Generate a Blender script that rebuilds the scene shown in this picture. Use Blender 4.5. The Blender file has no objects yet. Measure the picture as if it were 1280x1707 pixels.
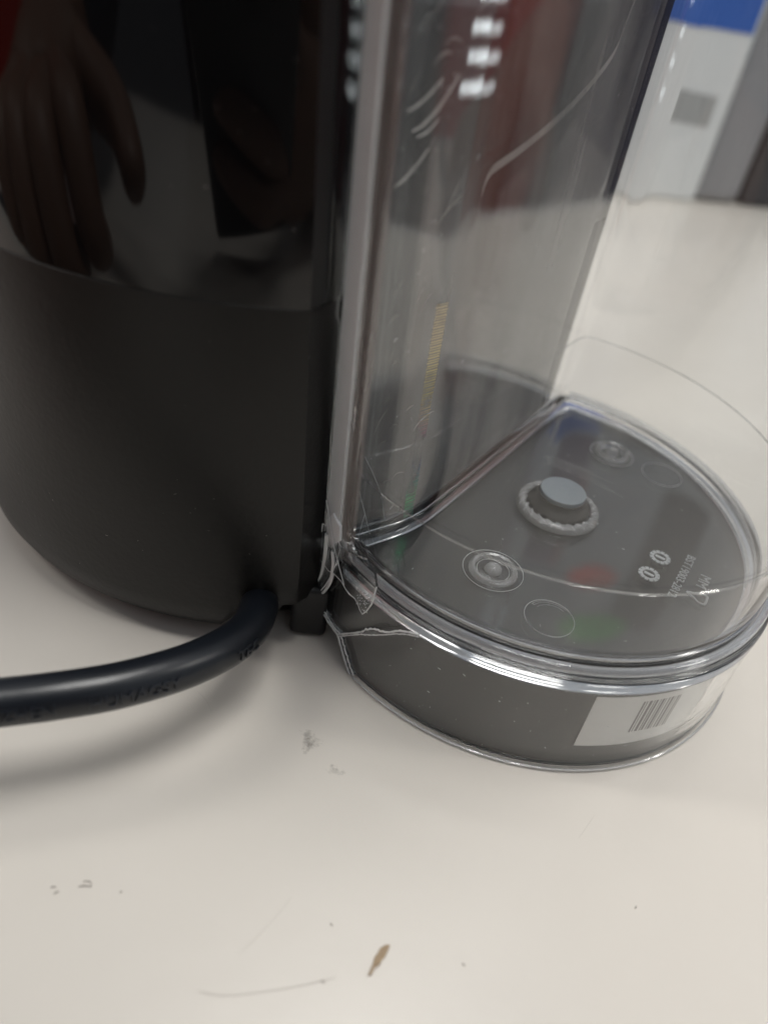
import bpy, bmesh, math, random
from mathutils import Vector, Matrix, noise
random.seed(7)
S = bpy.context.scene
COL = S.collection
SC = 0.1                     # everything below is written in decimetres and scaled to metres at the end

# ---------------------------------------------------------------- camera
cam_d = bpy.data.cameras.new('camera')
cam = bpy.data.objects.new('camera', cam_d); COL.objects.link(cam)
R_, U_, F_ = Vector((.98273, .11236, .14689)), Vector((-.18503, .59715, .78049)), Vector((0, .79416, -.60770))
m = Matrix((R_, U_, -F_)).transposed().to_4x4(); m.translation = Vector((0, 0, 1.0 * SC))
cam.matrix_world = m
cam_d.sensor_fit = 'VERTICAL'; cam_d.sensor_height = 7.23; cam_d.sensor_width = 5.42
cam_d.lens = 1282 / 1707 * 7.23
cam_d.clip_start = 0.002; cam_d.clip_end = 200
cam_d.dof.use_dof = True; cam_d.dof.focus_distance = 1.20 * SC; cam_d.dof.aperture_fstop = 2.2
S.camera = cam

# ---------------------------------------------------------------- world, lamps, exposure
w = bpy.data.worlds.new('World'); S.world = w; w.use_nodes = True
bg = w.node_tree.nodes['Background']; bg.inputs[0].default_value = (.90, .96, 1.04, 1); bg.inputs[1].default_value = .30
S.view_settings.view_transform = 'Standard'; S.view_settings.look = 'None'; S.view_settings.exposure = .06
S.cycles.max_bounces = 24; S.cycles.transmission_bounces = 20; S.cycles.glossy_bounces = 8
S.cycles.transparent_max_bounces = 24; S.cycles.diffuse_bounces = 4
S.cycles.caustics_refractive = True; S.cycles.caustics_reflective = True
S.cycles.blur_glossy = 0.3; S.cycles.sample_clamp_indirect = 6
S.cycles.use_denoising = True

def area_lamp(x, y, z, sx, sy, L, col=(1, .97, .92), aim=None):
    d = bpy.data.lights.new('area_lamp', 'AREA'); d.shape = 'RECTANGLE'; d.size = sx * SC; d.size_y = sy * SC
    d.energy = L * math.pi * sx * sy * SC * SC; d.color = col
    o = bpy.data.objects.new('area_lamp', d); COL.objects.link(o); o.location = (x * SC, y * SC, z * SC)
    if aim: o.rotation_euler = (Vector(aim) - Vector((x, y, z))).to_track_quat('-Z', 'Y').to_euler()
    return o
area_lamp(3.0, 1.4, 20, 6.5, 6.5, 18.5, (1, .985, .955))                # the row of tubes right over the table
area_lamp(3, 13, 22, 9, 1.6, 16)  # extra lamp added to brighten the dim table, clear of the floor reflections
area_lamp(-20, 2, 22, 11, 2.6, 20)
area_lamp(26, 2, 22, 11, 2.6, 20)
area_lamp(3, 58, 22, 16, 3, 30)
area_lamp(3, -24, 22, 11, 2.6, 22)
for k, dz in enumerate((-3.9, -2.5, -1.2, .2, 1.8)):   # unseen light strips added for the bars mirrored in the shiny edges
    area_lamp(44, 9 + k % 2, dz, 15 - 2 * k, .34, 8, (.92, .98, 1), aim=(0, 8, dz))

# ---------------------------------------------------------------- material helpers
def nt(name):
    mt = bpy.data.materials.new(name); mt.use_nodes = True
    return mt, mt.node_tree.nodes, mt.node_tree.links, mt.node_tree.nodes['Principled BSDF']
def mat(name, col, rough=.5, metal=0, spec=.5, trans=0, ior=1.5, bump=0, bscale=60, vary=0, vscale=8, coat=0):
    mt, n, l, b = nt(name)
    b.inputs['Base Color'].default_value = (*col, 1); b.inputs['Roughness'].default_value = rough
    b.inputs['Metallic'].default_value = metal; b.inputs['IOR'].default_value = ior
    b.inputs['Specular IOR Level'].default_value = spec
    b.inputs['Transmission Weight'].default_value = trans; b.inputs['Coat Weight'].default_value = coat
    if bump or vary:
        tc = n.new('ShaderNodeTexCoord')
    if bump:
        t = n.new('ShaderNodeTexNoise'); t.inputs['Scale'].default_value = bscale / SC; t.inputs['Detail'].default_value = 4
        bp = n.new('ShaderNodeBump'); bp.inputs['Strength'].default_value = bump; bp.inputs['Distance'].default_value = .001 * SC
        l.new(tc.outputs['Object'], t.inputs['Vector']); l.new(t.outputs[0], bp.inputs['Height']); l.new(bp.outputs[0], b.inputs['Normal'])
    if vary:
        t2 = n.new('ShaderNodeTexNoise'); t2.inputs['Scale'].default_value = vscale / SC; t2.inputs['Detail'].default_value = 6
        rp = n.new('ShaderNodeMapRange'); rp.inputs[3].default_value = 1 - vary; rp.inputs[4].default_value = 1 + vary
        mx = n.new('ShaderNodeVectorMath'); mx.operation = 'SCALE'; mx.inputs[0].default_value = col
        l.new(tc.outputs['Object'], t2.inputs['Vector']); l.new(t2.outputs[0], rp.inputs[0]); l.new(rp.outputs[0], mx.inputs['Scale'])
        l.new(mx.outputs[0], b.inputs['Base Color'])
    return mt

M = {}
# glossy and satin black plastics of the machine
M['gloss'] = mat('gloss_black', (.004, .004, .0045), .05, ior=1.5, bump=.06, bscale=2.2)
M['matte'] = mat('satin_black', (.0080, .0074, .0066), .40, spec=.36, bump=.45, bscale=110, vary=.12, vscale=14)
M['mirrorplate'] = mat('dark_mirror', (.006, .005, .008), .03, ior=3.0)  # added reflector layer behind the flat tank wall
M['dock'] = mat('dock_grey', (.034, .033, .031), .42, bump=.2, bscale=100, vary=.1)
M['blackrub'] = mat('black_rubber', (.010, .010, .011), .5, bump=.15, bscale=90)
M['cord'] = mat('cord_blue_black', (.0075, .0095, .0135), .33, bump=.2, bscale=50, vary=.15)
M['cordtext'] = mat('cord_lettering', (.013, .016, .022), .28)
M['clear'] = mat('clear_plastic', (.978, .985, .985), .004, trans=1, ior=1.53, bump=.05, bscale=1.6)
M['frost'] = mat('fractured_plastic', (.90, .92, .92), .30, trans=.6, ior=1.5, bump=1, bscale=60)
M['rough'] = mat('rough_fracture', (.93, .95, .96), .22, trans=.93, ior=1.53, bump=1, bscale=45)
M['skin'] = mat('skin', (.17, .092, .06), .5, bump=.3, bscale=12, vary=.12, vscale=3)
M['edge'] = mat('cut_plastic_edge', (.90, .91, .91), .25, trans=.28, ior=1.5, bump=.5, bscale=14, vary=.1, vscale=10)
M['emboss'] = mat('embossed_frosting', (.55, .58, .60), .5, trans=.2)
M['cap'] = mat('valve_silicone', (.175, .20, .22), .36)
M['glint'] = mat('moulded_glint', (.95, .96, .97), .06, trans=.80, ior=1.55, bump=.6, bscale=30)  # pale base stands in for light reflected inside the moulded parts
M['bright'] = mat('bright_fracture', (.93, .94, .94), .22, trans=.12, bump=.6, bscale=40)  # white carries the edge highlights of the breaks; crushed plastic too
M['plug'] = mat('valve_rubber', (.030, .029, .028), .5)
M['label'] = mat('label_paper', (.90, .90, .88), .45)
M['ink'] = mat('label_ink', (.16, .15, .15), .5)
M['flake'] = mat('brown_flake', (.34, .25, .16), .8, vary=.4, vscale=40)
M['wire'] = mat('fibre', (.33, .30, .27), .7)

def table_material():
    mt, n, l, b = nt('cream_laminate')
    tc = n.new('ShaderNodeTexCoord')
    def noise_n(sc, det=4, rough=.55):
        t = n.new('ShaderNodeTexNoise'); t.inputs['Scale'].default_value = sc / SC; t.inputs['Detail'].default_value = det
        t.inputs['Roughness'].default_value = rough; l.new(tc.outputs['Object'], t.inputs['Vector']); return t
    def mth(op, a, c=None, clamp=False):
        q = n.new('ShaderNodeMath'); q.operation = op; q.use_clamp = clamp
        for i, v in enumerate((a, c)):
            if v is None: continue
            if isinstance(v, (int, float)): q.inputs[i].default_value = v
            else: l.new(v, q.inputs[i])
        return q.outputs[0]
    def spot(x, y, r):
        d = n.new('ShaderNodeVectorMath'); d.operation = 'DISTANCE'; d.inputs[1].default_value = (x * SC, y * SC, 0)
        l.new(tc.outputs['Object'], d.inputs[0])
        mr = n.new('ShaderNodeMapRange'); mr.inputs[1].default_value = r * SC; mr.inputs[2].default_value = 0
        l.new(d.outputs['Value'], mr.inputs[0]); return mr.outputs[0]
    base = n.new('ShaderNodeMix'); base.data_type = 'RGBA'
    base.inputs[6].default_value = (.605, .565, .510, 1); base.inputs[7].default_value = (.65, .616, .565, 1)
    l.new(noise_n(1.6, 6).outputs[0], base.inputs[0])
    # grey scuffs rubbed into the laminate, thin speckle
    sp = mth('MAXIMUM', mth('MAXIMUM', spot(-.047, .703, .075), spot(-.009, .669, .062)), mth('MULTIPLY', spot(-.03, .685, .12), .45))
    nn = noise_n(26, 5, .7)
    sc1 = mth('MULTIPLY', mth('SUBTRACT', mth('MULTIPLY', nn.outputs[0], mth('ADD', mth('MULTIPLY', sp, .55), .70)), .62, True), 5.0, True)
    sc1 = mth('MULTIPLY', sc1, mth('GREATER_THAN', sp, .02))
    fine = noise_n(55, 3, .6)
    dots = mth('MULTIPLY', mth('SUBTRACT', fine.outputs[0], .735, True), 5.0, True)
    allm = mth('MAXIMUM', mth('MULTIPLY', sc1, .8), mth('MULTIPLY', dots, .25))
    mx = n.new('ShaderNodeMix'); mx.data_type = 'RGBA'; mx.inputs[7].default_value = (.17, .15, .13, 1)
    l.new(allm, mx.inputs[0]); l.new(base.outputs[2], mx.inputs[6]); l.new(mx.outputs[2], b.inputs['Base Color'])
    rr = n.new('ShaderNodeMapRange'); rr.inputs[3].default_value = .22; rr.inputs[4].default_value = .42
    l.new(noise_n(5, 6).outputs[0], rr.inputs[0]); l.new(rr.outputs[0], b.inputs['Roughness'])
    bp = n.new('ShaderNodeBump'); bp.inputs['Strength'].default_value = .22; bp.inputs['Distance'].default_value = .002 * SC
    l.new(noise_n(22, 3).outputs[0], bp.inputs['Height']); l.new(bp.outputs[0], b.inputs['Normal'])
    b.inputs['Specular IOR Level'].default_value = .4
    return mt
M['table'] = table_material()

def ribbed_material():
    mt, n, l, b = nt('ribbed_rainbow')                 # diffraction rainbow painted into the base colour along the strip
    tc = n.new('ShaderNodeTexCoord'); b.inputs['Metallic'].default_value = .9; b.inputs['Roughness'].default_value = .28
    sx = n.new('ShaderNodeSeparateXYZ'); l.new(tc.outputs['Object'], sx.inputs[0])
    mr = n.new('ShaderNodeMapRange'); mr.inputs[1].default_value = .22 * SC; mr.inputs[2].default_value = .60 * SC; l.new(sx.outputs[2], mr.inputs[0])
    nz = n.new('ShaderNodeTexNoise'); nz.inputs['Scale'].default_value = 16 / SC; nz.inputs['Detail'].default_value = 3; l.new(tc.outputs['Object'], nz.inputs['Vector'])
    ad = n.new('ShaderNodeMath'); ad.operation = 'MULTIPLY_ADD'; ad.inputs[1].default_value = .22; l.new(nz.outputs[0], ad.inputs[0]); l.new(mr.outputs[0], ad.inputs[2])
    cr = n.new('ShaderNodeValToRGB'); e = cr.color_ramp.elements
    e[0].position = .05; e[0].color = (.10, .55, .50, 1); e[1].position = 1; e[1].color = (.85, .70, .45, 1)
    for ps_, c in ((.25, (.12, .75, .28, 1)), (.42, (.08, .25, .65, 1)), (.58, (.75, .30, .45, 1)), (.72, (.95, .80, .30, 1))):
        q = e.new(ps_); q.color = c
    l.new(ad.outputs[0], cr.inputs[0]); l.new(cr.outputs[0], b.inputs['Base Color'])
    tr = n.new('ShaderNodeBsdfTransparent'); ms = n.new('ShaderNodeMixShader')
    wv = n.new('ShaderNodeTexWave'); wv.bands_direction = 'Z'; wv.inputs['Scale'].default_value = 75 / SC; wv.inputs['Distortion'].default_value = 0
    l.new(tc.outputs['Object'], wv.inputs['Vector'])
    n2 = n.new('ShaderNodeTexNoise'); n2.inputs['Scale'].default_value = 13 / SC; l.new(tc.outputs['Object'], n2.inputs['Vector'])
    r2 = n.new('ShaderNodeMapRange'); r2.inputs[1].default_value = .32; r2.inputs[2].default_value = .50; l.new(n2.outputs[0], r2.inputs[0])
    mu = n.new('ShaderNodeMath'); mu.operation = 'MULTIPLY'; l.new(wv.outputs[1], mu.inputs[0]); l.new(r2.outputs[0], mu.inputs[1])
    m2 = n.new('ShaderNodeMath'); m2.operation = 'MULTIPLY'; m2.inputs[1].default_value = .8; l.new(mu.outputs[0], m2.inputs[0])
    l.new(m2.outputs[0], ms.inputs[0]); l.new(tr.outputs[0], ms.inputs[1]); l.new(b.outputs[0], ms.inputs[2])
    l.new(ms.outputs[0], n['Material Output'].inputs[0])
    return mt
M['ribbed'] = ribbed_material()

# ---------------------------------------------------------------- object helpers
def empty(name, label, cat, loc=(0, 0, 0), group=None):
    o = bpy.data.objects.new(name, None); COL.objects.link(o); o.location = loc; o.empty_display_size = .1
    o['label'] = label; o['category'] = cat
    if group: o['group'] = group
    return o
def tag(o, label, cat, group=None):
    o['label'] = label; o['category'] = cat
    if group: o['group'] = group
    return o
def build(name, bm, mt, parent=None, smooth=True, angle=40, kind=None, label=None):
    bmesh.ops.remove_doubles(bm, verts=bm.verts, dist=1e-6)
    bmesh.ops.recalc_face_normals(bm, faces=bm.faces)
    if smooth:
        for f in bm.faces: f.smooth = True
        for e in bm.edges:
            if len(e.link_faces) == 2 and e.calc_face_angle(0) > math.radians(angle): e.smooth = False
    me = bpy.data.meshes.new(name); bm.to_mesh(me); bm.free(); me.materials.append(mt)
    o = bpy.data.objects.new(name, me); COL.objects.link(o)
    if parent: o.parent = parent
    if kind: o['kind'] = kind
    if label: o['label'] = label
    return o
def loft(bm, loops, close_u=True, close_v=False, cap0=False, cap1=False):
    vs = [[bm.verts.new(p) for p in L] for L in loops]
    nl, n = len(vs), len(vs[0])
    for i in range(nl if close_v else nl - 1):
        a, b = vs[i], vs[(i + 1) % nl]
        for j in range(n if close_u else n - 1):
            k = (j + 1) % n
            bm.faces.new((a[j], a[k], b[k], b[j]))
    if cap0: bm.faces.new(vs[0])
    if cap1: bm.faces.new(vs[-1])
    return vs
def lathe(bm, prof, c, seg=48, close=False):
    loops = [[(c[0] + rr * math.cos(2 * math.pi * k / seg), c[1] + rr * math.sin(2 * math.pi * k / seg), zz) for k in range(seg)] for rr, zz in prof]
    loft(bm, loops, True, close)
def disc_cap(bm, c, rr, zz, seg=48):
    bm.faces.new([bm.verts.new((c[0] + rr * math.cos(2 * math.pi * k / seg), c[1] + rr * math.sin(2 * math.pi * k / seg), zz)) for k in range(seg)])
def box(bm, a, b, rotz=0, c=None, bev=0):
    g = bmesh.ops.create_cube(bm, size=1)
    vs = g['verts']
    for v in vs:
        v.co = Vector(((a[0] + b[0]) / 2 + v.co.x * (b[0] - a[0]), (a[1] + b[1]) / 2 + v.co.y * (b[1] - a[1]), (a[2] + b[2]) / 2 + v.co.z * (b[2] - a[2])))
    if bev:
        es = list({e for v in vs for e in v.link_edges})
        r = bmesh.ops.bevel(bm, geom=es, offset=bev, segments=3, affect='EDGES', profile=.5)
        vs = list({v for f in r['faces'] for v in f.verts} | {v for v in vs if v.is_valid})
    if rotz: bmesh.ops.rotate(bm, verts=bm.verts, cent=c or (0, 0, 0), matrix=Matrix.Rotation(rotz, 3, 'Z'))
def catmull(P, n=10):
    P = [Vector(p) for p in P]; out = []
    Q = [2 * P[0] - P[1]] + P + [2 * P[-1] - P[-2]]
    for i in range(1, len(Q) - 2):
        for k in range(n):
            t = k / n; a, b, c, d = Q[i - 1:i + 3]
            out.append(.5 * (2 * b + (c - a) * t + (2 * a - 5 * b + 4 * c - d) * t * t + (3 * b - a - 3 * c + d) * t ** 3))
    out.append(P[-1]); return out
def tube(bm, pts, rad, seg=12, cap=True):
    pts = [Vector(p) for p in pts]; loops = []; up = Vector((0, 0, 1)); prev = None
    for i, p in enumerate(pts):
        t = (pts[min(i + 1, len(pts) - 1)] - pts[max(i - 1, 0)]).normalized()
        if prev is None:
            nrm = (up - t * up.dot(t))
            if nrm.length < .1: nrm = Vector((1, 0, 0)) - t * t.x
        else: nrm = prev - t * prev.dot(t)
        nrm.normalize(); prev = nrm; bi = t.cross(nrm)
        rr = rad(i / (len(pts) - 1)) if callable(rad) else rad
        loops.append([p + rr * (nrm * math.cos(2 * math.pi * k / seg) + bi * math.sin(2 * math.pi * k / seg)) for k in range(seg)])
    loft(bm, loops, True, False, cap, cap)
def text_mesh(s, size, extrude, bevel=0):
    cu = bpy.data.curves.new('lettering', 'FONT'); cu.body = s; cu.size = size; cu.extrude = extrude; cu.bevel_depth = bevel
    cu.align_x = 'CENTER'; cu.align_y = 'CENTER'; cu.resolution_u = 3
    o = bpy.data.objects.new('lettering', cu); COL.objects.link(o)
    bpy.context.view_layer.update()
    me = bpy.data.meshes.new_from_object(o.evaluated_get(bpy.context.evaluated_depsgraph_get()))
    bpy.data.objects.remove(o); bpy.data.curves.remove(cu)
    bm = bmesh.new(); bm.from_mesh(me); bpy.data.meshes.remove(me)
    return bm

# ---------------------------------------------------------------- table and floor
t = empty('table', 'cream laminate table top under the coffee machine, scuffed and lightly scratched', 'table', (0, 0, 0))
bm = bmesh.new(); box(bm, (-3.35, -3.0, -.30), (2.45, 6.2, 0), bev=.02); build('tabletop', bm, M['table'], t)
M['edging'] = mat('grey_edging', (.36, .35, .35), .4)
for xa, xb in ((-3.47, -3.352), (2.452, 2.57)):
    bm = bmesh.new(); box(bm, (xa, -3.3, -.34), (xb, 6.2, -.012), bev=.01); build('edge_trim', bm, M['edging'], t)
for x, y in ((-3, -2.6), (1.85, -2.6), (-3, 5.6), (1.85, 5.6)):
    bm = bmesh.new(); box(bm, (x - .25, y - .25, -7.4), (x + .25, y + .25, -.301), bev=.03); build('leg', bm, M['edging'], t)
M['floor'] = mat('dark_floor', (.11, .10, .10), .5, vary=.3, vscale=.3)
bm = bmesh.new(); box(bm, (-300, -300, -7.8), (300, 300, -7.4)); o = build('floor', bm, M['floor'], None, smooth=False); o['kind'] = 'structure'

# ---------------------------------------------------------------- plan of the tank (D shape)
EC, EA, EB, ETH = Vector((.2695, 1.1688)), .42, .4377, .4466
P0, P1, P2 = Vector((-.088, .929)), Vector((.034, 1.034)), Vector((.343, 1.600))
PE = Vector((-.062, .905))
def ell(a, d=0):
    u, v = (EA - d) * math.cos(a), (EB - d) * math.sin(a)
    return EC + Vector((u * math.cos(ETH) - v * math.sin(ETH), u * math.sin(ETH) + v * math.cos(ETH)))
def ell_n(a):
    u, v = math.cos(a) / EA, math.sin(a) / EB
    return Vector((u * math.cos(ETH) - v * math.sin(ETH), u * math.sin(ETH) + v * math.cos(ETH))).normalized()
def lean(p, z):
    wgt = max(0, min(1, (1.6 - p[1]) / .7)); k = max(0, z - .21)
    return Vector((p[0] - .044 * k * wgt, p[1], z))
def rn(d): return Vector((d.y, -d.x))
def dee(d, dc, z, na=110, nc=14, flat=False):
    d1, d2 = (P1 - P0).normalized(), (P2 - P1).normalized()
    a0, a1 = P0 + rn(d1) * dc, P1 + rn(d2) * dc                     # a point of each chord line
    k = ((a1 - a0).x * d2.y - (a1 - a0).y * d2.x) / (d1.x * d2.y - d1.y * d2.x); q1 = a0 + d1 * k
    def hit(pt, dr, lo, hi):                                        # ellipse angle where the chord line meets it
        f = lambda a: (ell(a, d) - pt).dot(rn(dr))
        for _ in range(50):
            mid = (lo + hi) / 2
            if f(lo) * f(mid) <= 0: hi = mid
            else: lo = mid
        return (lo + hi) / 2
    s0 = hit(a0, d1, -3.9, -2.2); s1 = hit(q1, d2, .2, 2.0)
    pts = [ell(s0 + (s1 - s0) * i / (na - 1), d) for i in range(na)]
    e1, e0 = pts[-1], pts[0]
    L1, L2 = (q1 - e1).length, (e0 - q1).length; r = .045
    A, B = q1 + (e1 - q1).normalized() * r, q1 + (e0 - q1).normalized() * r
    pts += [e1.lerp(A, i / nc) for i in range(1, nc)]
    for i in range(9):
        tt = i / 8; pts.append((1 - tt) ** 2 * A + 2 * tt * (1 - tt) * q1 + tt * tt * B)
    pts += [B.lerp(e0, i / nc) for i in range(1, nc)]
    n = len(pts)
    for c, nps in ((0, 1), (na - 1, 2)):                            # round the two corners
        for _ in range(nps):
            new = {}
            for j in range(-2, 3): new[(c + j) % n] = (pts[(c + j - 1) % n] + 2 * pts[(c + j) % n] + pts[(c + j + 1) % n]) / 4
            for j, v in new.items(): pts[j] = v
    return [lean(p, z) for p in pts]

tank = empty('water_tank', 'clear plastic water tank, D-shaped, cracked at its near lower corner', 'water tank', (.2, 1.15, 0))
tank.location = (0, 0, 0)
ZT = 1.45
sec = [(0, 0, .187), (0, 0, .188), (0, 0, .201), (0, 0, .202), (.0010, .001, .2058), (.003, .002, .2078), (.0045, .003, .2082), (.0075, .004, .2082), (.0095, .005, .2072), (.0115, .006, .2062), (.0135, .0068, .2055), (.0155, .0072, .206), (.0178, .0077, .208), (.019, .008, .212), (.0193, .008, .222), (.0195, .008, .226), (.0195, .008, .4), (.0195, .008, .8), (.0195, .008, ZT - .01), (.0195, .008, ZT - .001), (.023, .012, ZT + .006), (.028, .018, ZT + .006), (.0325, .022, ZT - .001), (.0325, .022, ZT - .01),
       (.0325, .022, .8), (.0325, .022, .4), (.0325, .022, .250), (.0325, .022, .246), (.0335, .023, .238), (.0355, .025, .229), (.0395, .029, .220), (.0445, .034, .2145), (.051, .0405, .2115), (.056, .046, .211), (.058, .048, .211), (.066, .056, .211)]
bm = bmesh.new()
loops = [dee(d, dc, z) for d, dc, z in sec]
und = [dee(.066, .056, .193), dee(.024, .011, .193)]
vs = loft(bm, loops)
bm.faces.new(vs[-1])
u0 = [bm.verts.new(p) for p in und[0]]; u1 = [bm.verts.new(p) for p in und[1]]; n = len(u0)
bm.faces.new(list(reversed(u0)))
for j in range(n):
    k = (j + 1) % n
    bm.faces.new((u0[j], u0[k], u1[k], u1[j])); bm.faces.new((u1[j], u1[k], vs[0][k], vs[0][j]))
build('tank_shell', bm, M['clear'], tank, angle=50)

# skirt of the tank with its broken near corner
def u_break(z):
    K = [(0, -2.732), (.03, -2.786), (.057, -2.838), (.0575, -2.842), (.062, -2.985), (.075, -3.03), (.186, -2.96)]
    for (za, ua), (zb, ub) in zip(K, K[1:]):
        if z <= zb: return ua + (ub - ua) * (z - za) / (zb - za)
    return K[-1][1]
UEND = 1.02
rows = [.004, .009, .016, .03, .044, .056, .0585, .064, .08, .1, .13, .16, .180, .185]
NCOL = 120
def skirt_pt(a, d, z): p = ell(a, d); return Vector((p.x, p.y, z))
bm = bmesh.new()
def skirt_sheet(d):
    g = []
    for i, z in enumerate(rows):
        s = u_break(z); dd = d + (.005 if i == 0 else .0015 if i == 1 else 0) * (1 if d < .01 else -1)
        row = []
        for j in range(NCOL):
            a = s + (UEND - s) * j / (NCOL - 1)
            if j == 0: a += .006 * noise.noise((z * 60, d * 200, 1))
            row.append(bm.verts.new(skirt_pt(a, dd, z)))
        g.append(row)
    return g
go, gi = skirt_sheet(.003), skirt_sheet(.022)
for i in range(len(rows) - 1):
    for j in range(NCOL - 1):
        bm.faces.new((go[i][j], go[i][j + 1], go[i + 1][j + 1], go[i + 1][j]))
        bm.faces.new((gi[i][j], gi[i + 1][j], gi[i + 1][j + 1], gi[i][j + 1]))
    bm.faces.new((go[i][0], go[i + 1][0], gi[i + 1][0], gi[i][0])); bm.faces.new((go[i][-1], gi[i][-1], gi[i + 1][-1], go[i + 1][-1]))
for j in range(NCOL - 1):
    bm.faces.new((go[0][j], gi[0][j], gi[0][j + 1], go[0][j + 1])); bm.faces.new((go[-1][j], go[-1][j + 1], gi[-1][j + 1], gi[-1][j]))
build('skirt', bm, M['clear'], tank, angle=50)

bm = bmesh.new(); tube(bm, [skirt_pt(-2.72 + 3.2 * i / 110, -.0012, .0058) for i in range(111)], .0019, 8); build('skirt_lip_glint', bm, M['glint'], tank)  # pale tube added for the bright line along the lip
# rough fracture face along the break, built as a knobbly ribbon
bm = bmesh.new()
brk = [(-3.03, .105), (-3.035, .082), (-3.03, .071), (-2.985, .0625), (-2.91, .0585), (-2.842, .058), (-2.812, .044), (-2.786, .03), (-2.757, .014), (-2.734, .004)]
path = catmull([(a, z, 0) for a, z in brk], 7); lo = []
for i, q in enumerate(path):
    h = .0045 + .003 * noise.noise((i * .7, 0, 3)); j1 = .002 * noise.noise((i * .9, 5, 0))
    a, z = q.x - .012, q.y - .002
    lo.append([skirt_pt(a + j1, .0015, z), skirt_pt(a + .012 + h * 2.2, .0012, z + .0012 + h), skirt_pt(a + .014 + h, .012, z + h * 1.6), skirt_pt(a + .004, .024, z + .002), skirt_pt(a - .002, .012, z - .001)])
loft(bm, lo, True, False, True, True); be = build('broken_edge', bm, M['rough'], tank, angle=25)
for k, rr in ((0, .0019), (1, .0013)):
    bm = bmesh.new(); tube(bm, [L[k] + Vector((.0012 * noise.noise((i * .8, k, 9)), 0, .0012 * noise.noise((i * .6, k, 4)))) for i, L in enumerate(lo)], lambda t, rr=rr: rr * (1 + .5 * noise.noise((t * 30, 3, 3))), 6); build('edge_glint', bm, M['bright'], be)  # white tubes painting the highlights along the break
# horizontal crack across the skirt
bm = bmesh.new(); lo = []
ck = [(-2.838, .0585, .004), (-2.78, .085, .0035), (-2.724, .110, .004), (-2.70, .120, .009), (-2.665, .133, .010), (-2.639, .142, .006), (-2.60, .156, .0035), (-2.574, .167, .0045), (-2.53, .180, .004), (-2.49, .188, .003)]
for a, z, h in [tuple(v) for v in catmull(ck, 6)]:
    h = h * (1 + .3 * noise.noise((a * 90, 2, 0)))
    lo.append([skirt_pt(a, -.0005, z - h * .35), skirt_pt(a, -.002, z + h * .2), skirt_pt(a, -.0005, z + h), skirt_pt(a, .006, z + h * .5)])
loft(bm, lo, True, False, True, True); cl = build('crack_line', bm, M['rough'], tank, angle=25)
for k, rr in ((0, .0013), (2, .0016)):
    bm = bmesh.new(); tube(bm, [L[k] + Vector((0, 0, .0010 * noise.noise((i * .9, k, 4)))) for i, L in enumerate(lo)], lambda t, rr=rr: rr * (1 + .6 * noise.noise((t * 30, 3, 3))), 6); build('edge_glint', bm, M['bright'], cl)

# seam line that runs round the tank
bm = bmesh.new()
L = dee(.0190, .0075, .3655)
tube(bm, L + [L[0], L[1]], .0016, 6, False); build('seam', bm, M['clear'], tank)

bm = bmesh.new(); L = dee(.0135, .0060, .2195)[2:109]
tube(bm, L, .0072, 10); build('rim_glint', bm, M['glint'], tank)  # whitish bead added to lighten the dark refracted band at the rim

# white cut edge of the flat wall, facing the camera
bm = bmesh.new(); lo = []
zs = [.215 + (ZT - .215) * (i / 60) ** 1.15 for i in range(61)]
d1 = (P1 - P0).normalized()
for z in zs:
    jag = .004 * noise.noise((z * 40, 1, 1)) * max(0, 1 - (z - .2) * 2.2)
    c0 = PE + Vector((-.020 - jag, .014)); c1 = PE + Vector((.0015, -.003))
    e0, e1 = c0 + d1 * .006, c1 + d1 * .006
    lo.append([lean(c0, z), lean(c1, z), lean(e1, z), lean(e0, z)])
loft(bm, lo, True, False, True, True); build('cut_edge', bm, M['edge'], tank, angle=25)

# pale sheet added over the dark refracting gap beside the cut edge
bm = bmesh.new(); lo = []
for z in zs:
    q0, q1 = lean(PE + Vector((.0045, -.0048)), z), lean(PE + Vector((.030, -.026)), z)
    lo.append([q0.lerp(q1, i / 4) for i in range(5)])
haze_lo = lo
# splintered ribs and a loose flake under the corner
rib_spec = [[(-.080, .918, .235), (-.079, .917, .19), (-.081, .922, .15), (-.086, .935, .115)],
            [(-.066, .904, .215), (-.062, .899, .19), (-.064, .903, .15), (-.074, .918, .11), (-.083, .93, .098)],
            [(-.093, .936, .26), (-.092, .935, .2), (-.091, .935, .15), (-.09, .938, .085)]]
for k, sp in enumerate(rib_spec):
    bm = bmesh.new(); tube(bm, catmull(sp, 8), (lambda t, k=k: (.0042 if k < 2 else .0022) * (1 - .55 * t)), 7); build('splinter', bm, M['bright'] if k < 2 else M['frost'], tank)
# the wedge of corner still hanging below the strip
bm = bmesh.new()
cpo = [(-.090, .928, .245), (-.070, .905, .262), (-.054, .892, .232), (-.058, .893, .20), (-.064, .900, .165), (-.071, .911, .135), (-.080, .925, .104), (-.089, .936, .10), (-.092, .937, .15), (-.092, .934, .20)]
f0 = [bm.verts.new(Vector(q)) for q in cpo]; f1 = [bm.verts.new(Vector(q) + Vector((.006, .007, 0))) for q in cpo]
bm.faces.new(f0); bm.faces.new(list(reversed(f1)))
for j in range(len(cpo)): k = (j + 1) % len(cpo); bm.faces.new((f0[j], f0[k], f1[k], f1[j]))
cw = build('corner_wedge', bm, M['rough'], tank, smooth=False)
bm = bmesh.new(); tube(bm, [Vector(q) + Vector((0, -.0005, .001 * noise.noise((i, 2, 7)))) for i, q in enumerate(cpo + cpo[:1])], .0011, 6); build('edge_glint', bm, M['bright'], cw)
bm = bmesh.new()                                     # crushed white patch at the foot of the strip
pp = [(-.083, .919, .262), (-.074, .909, .285), (-.060, .896, .272), (-.057, .892, .248), (-.064, .898, .236), (-.068, .904, .222), (-.076, .912, .238)]
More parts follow.
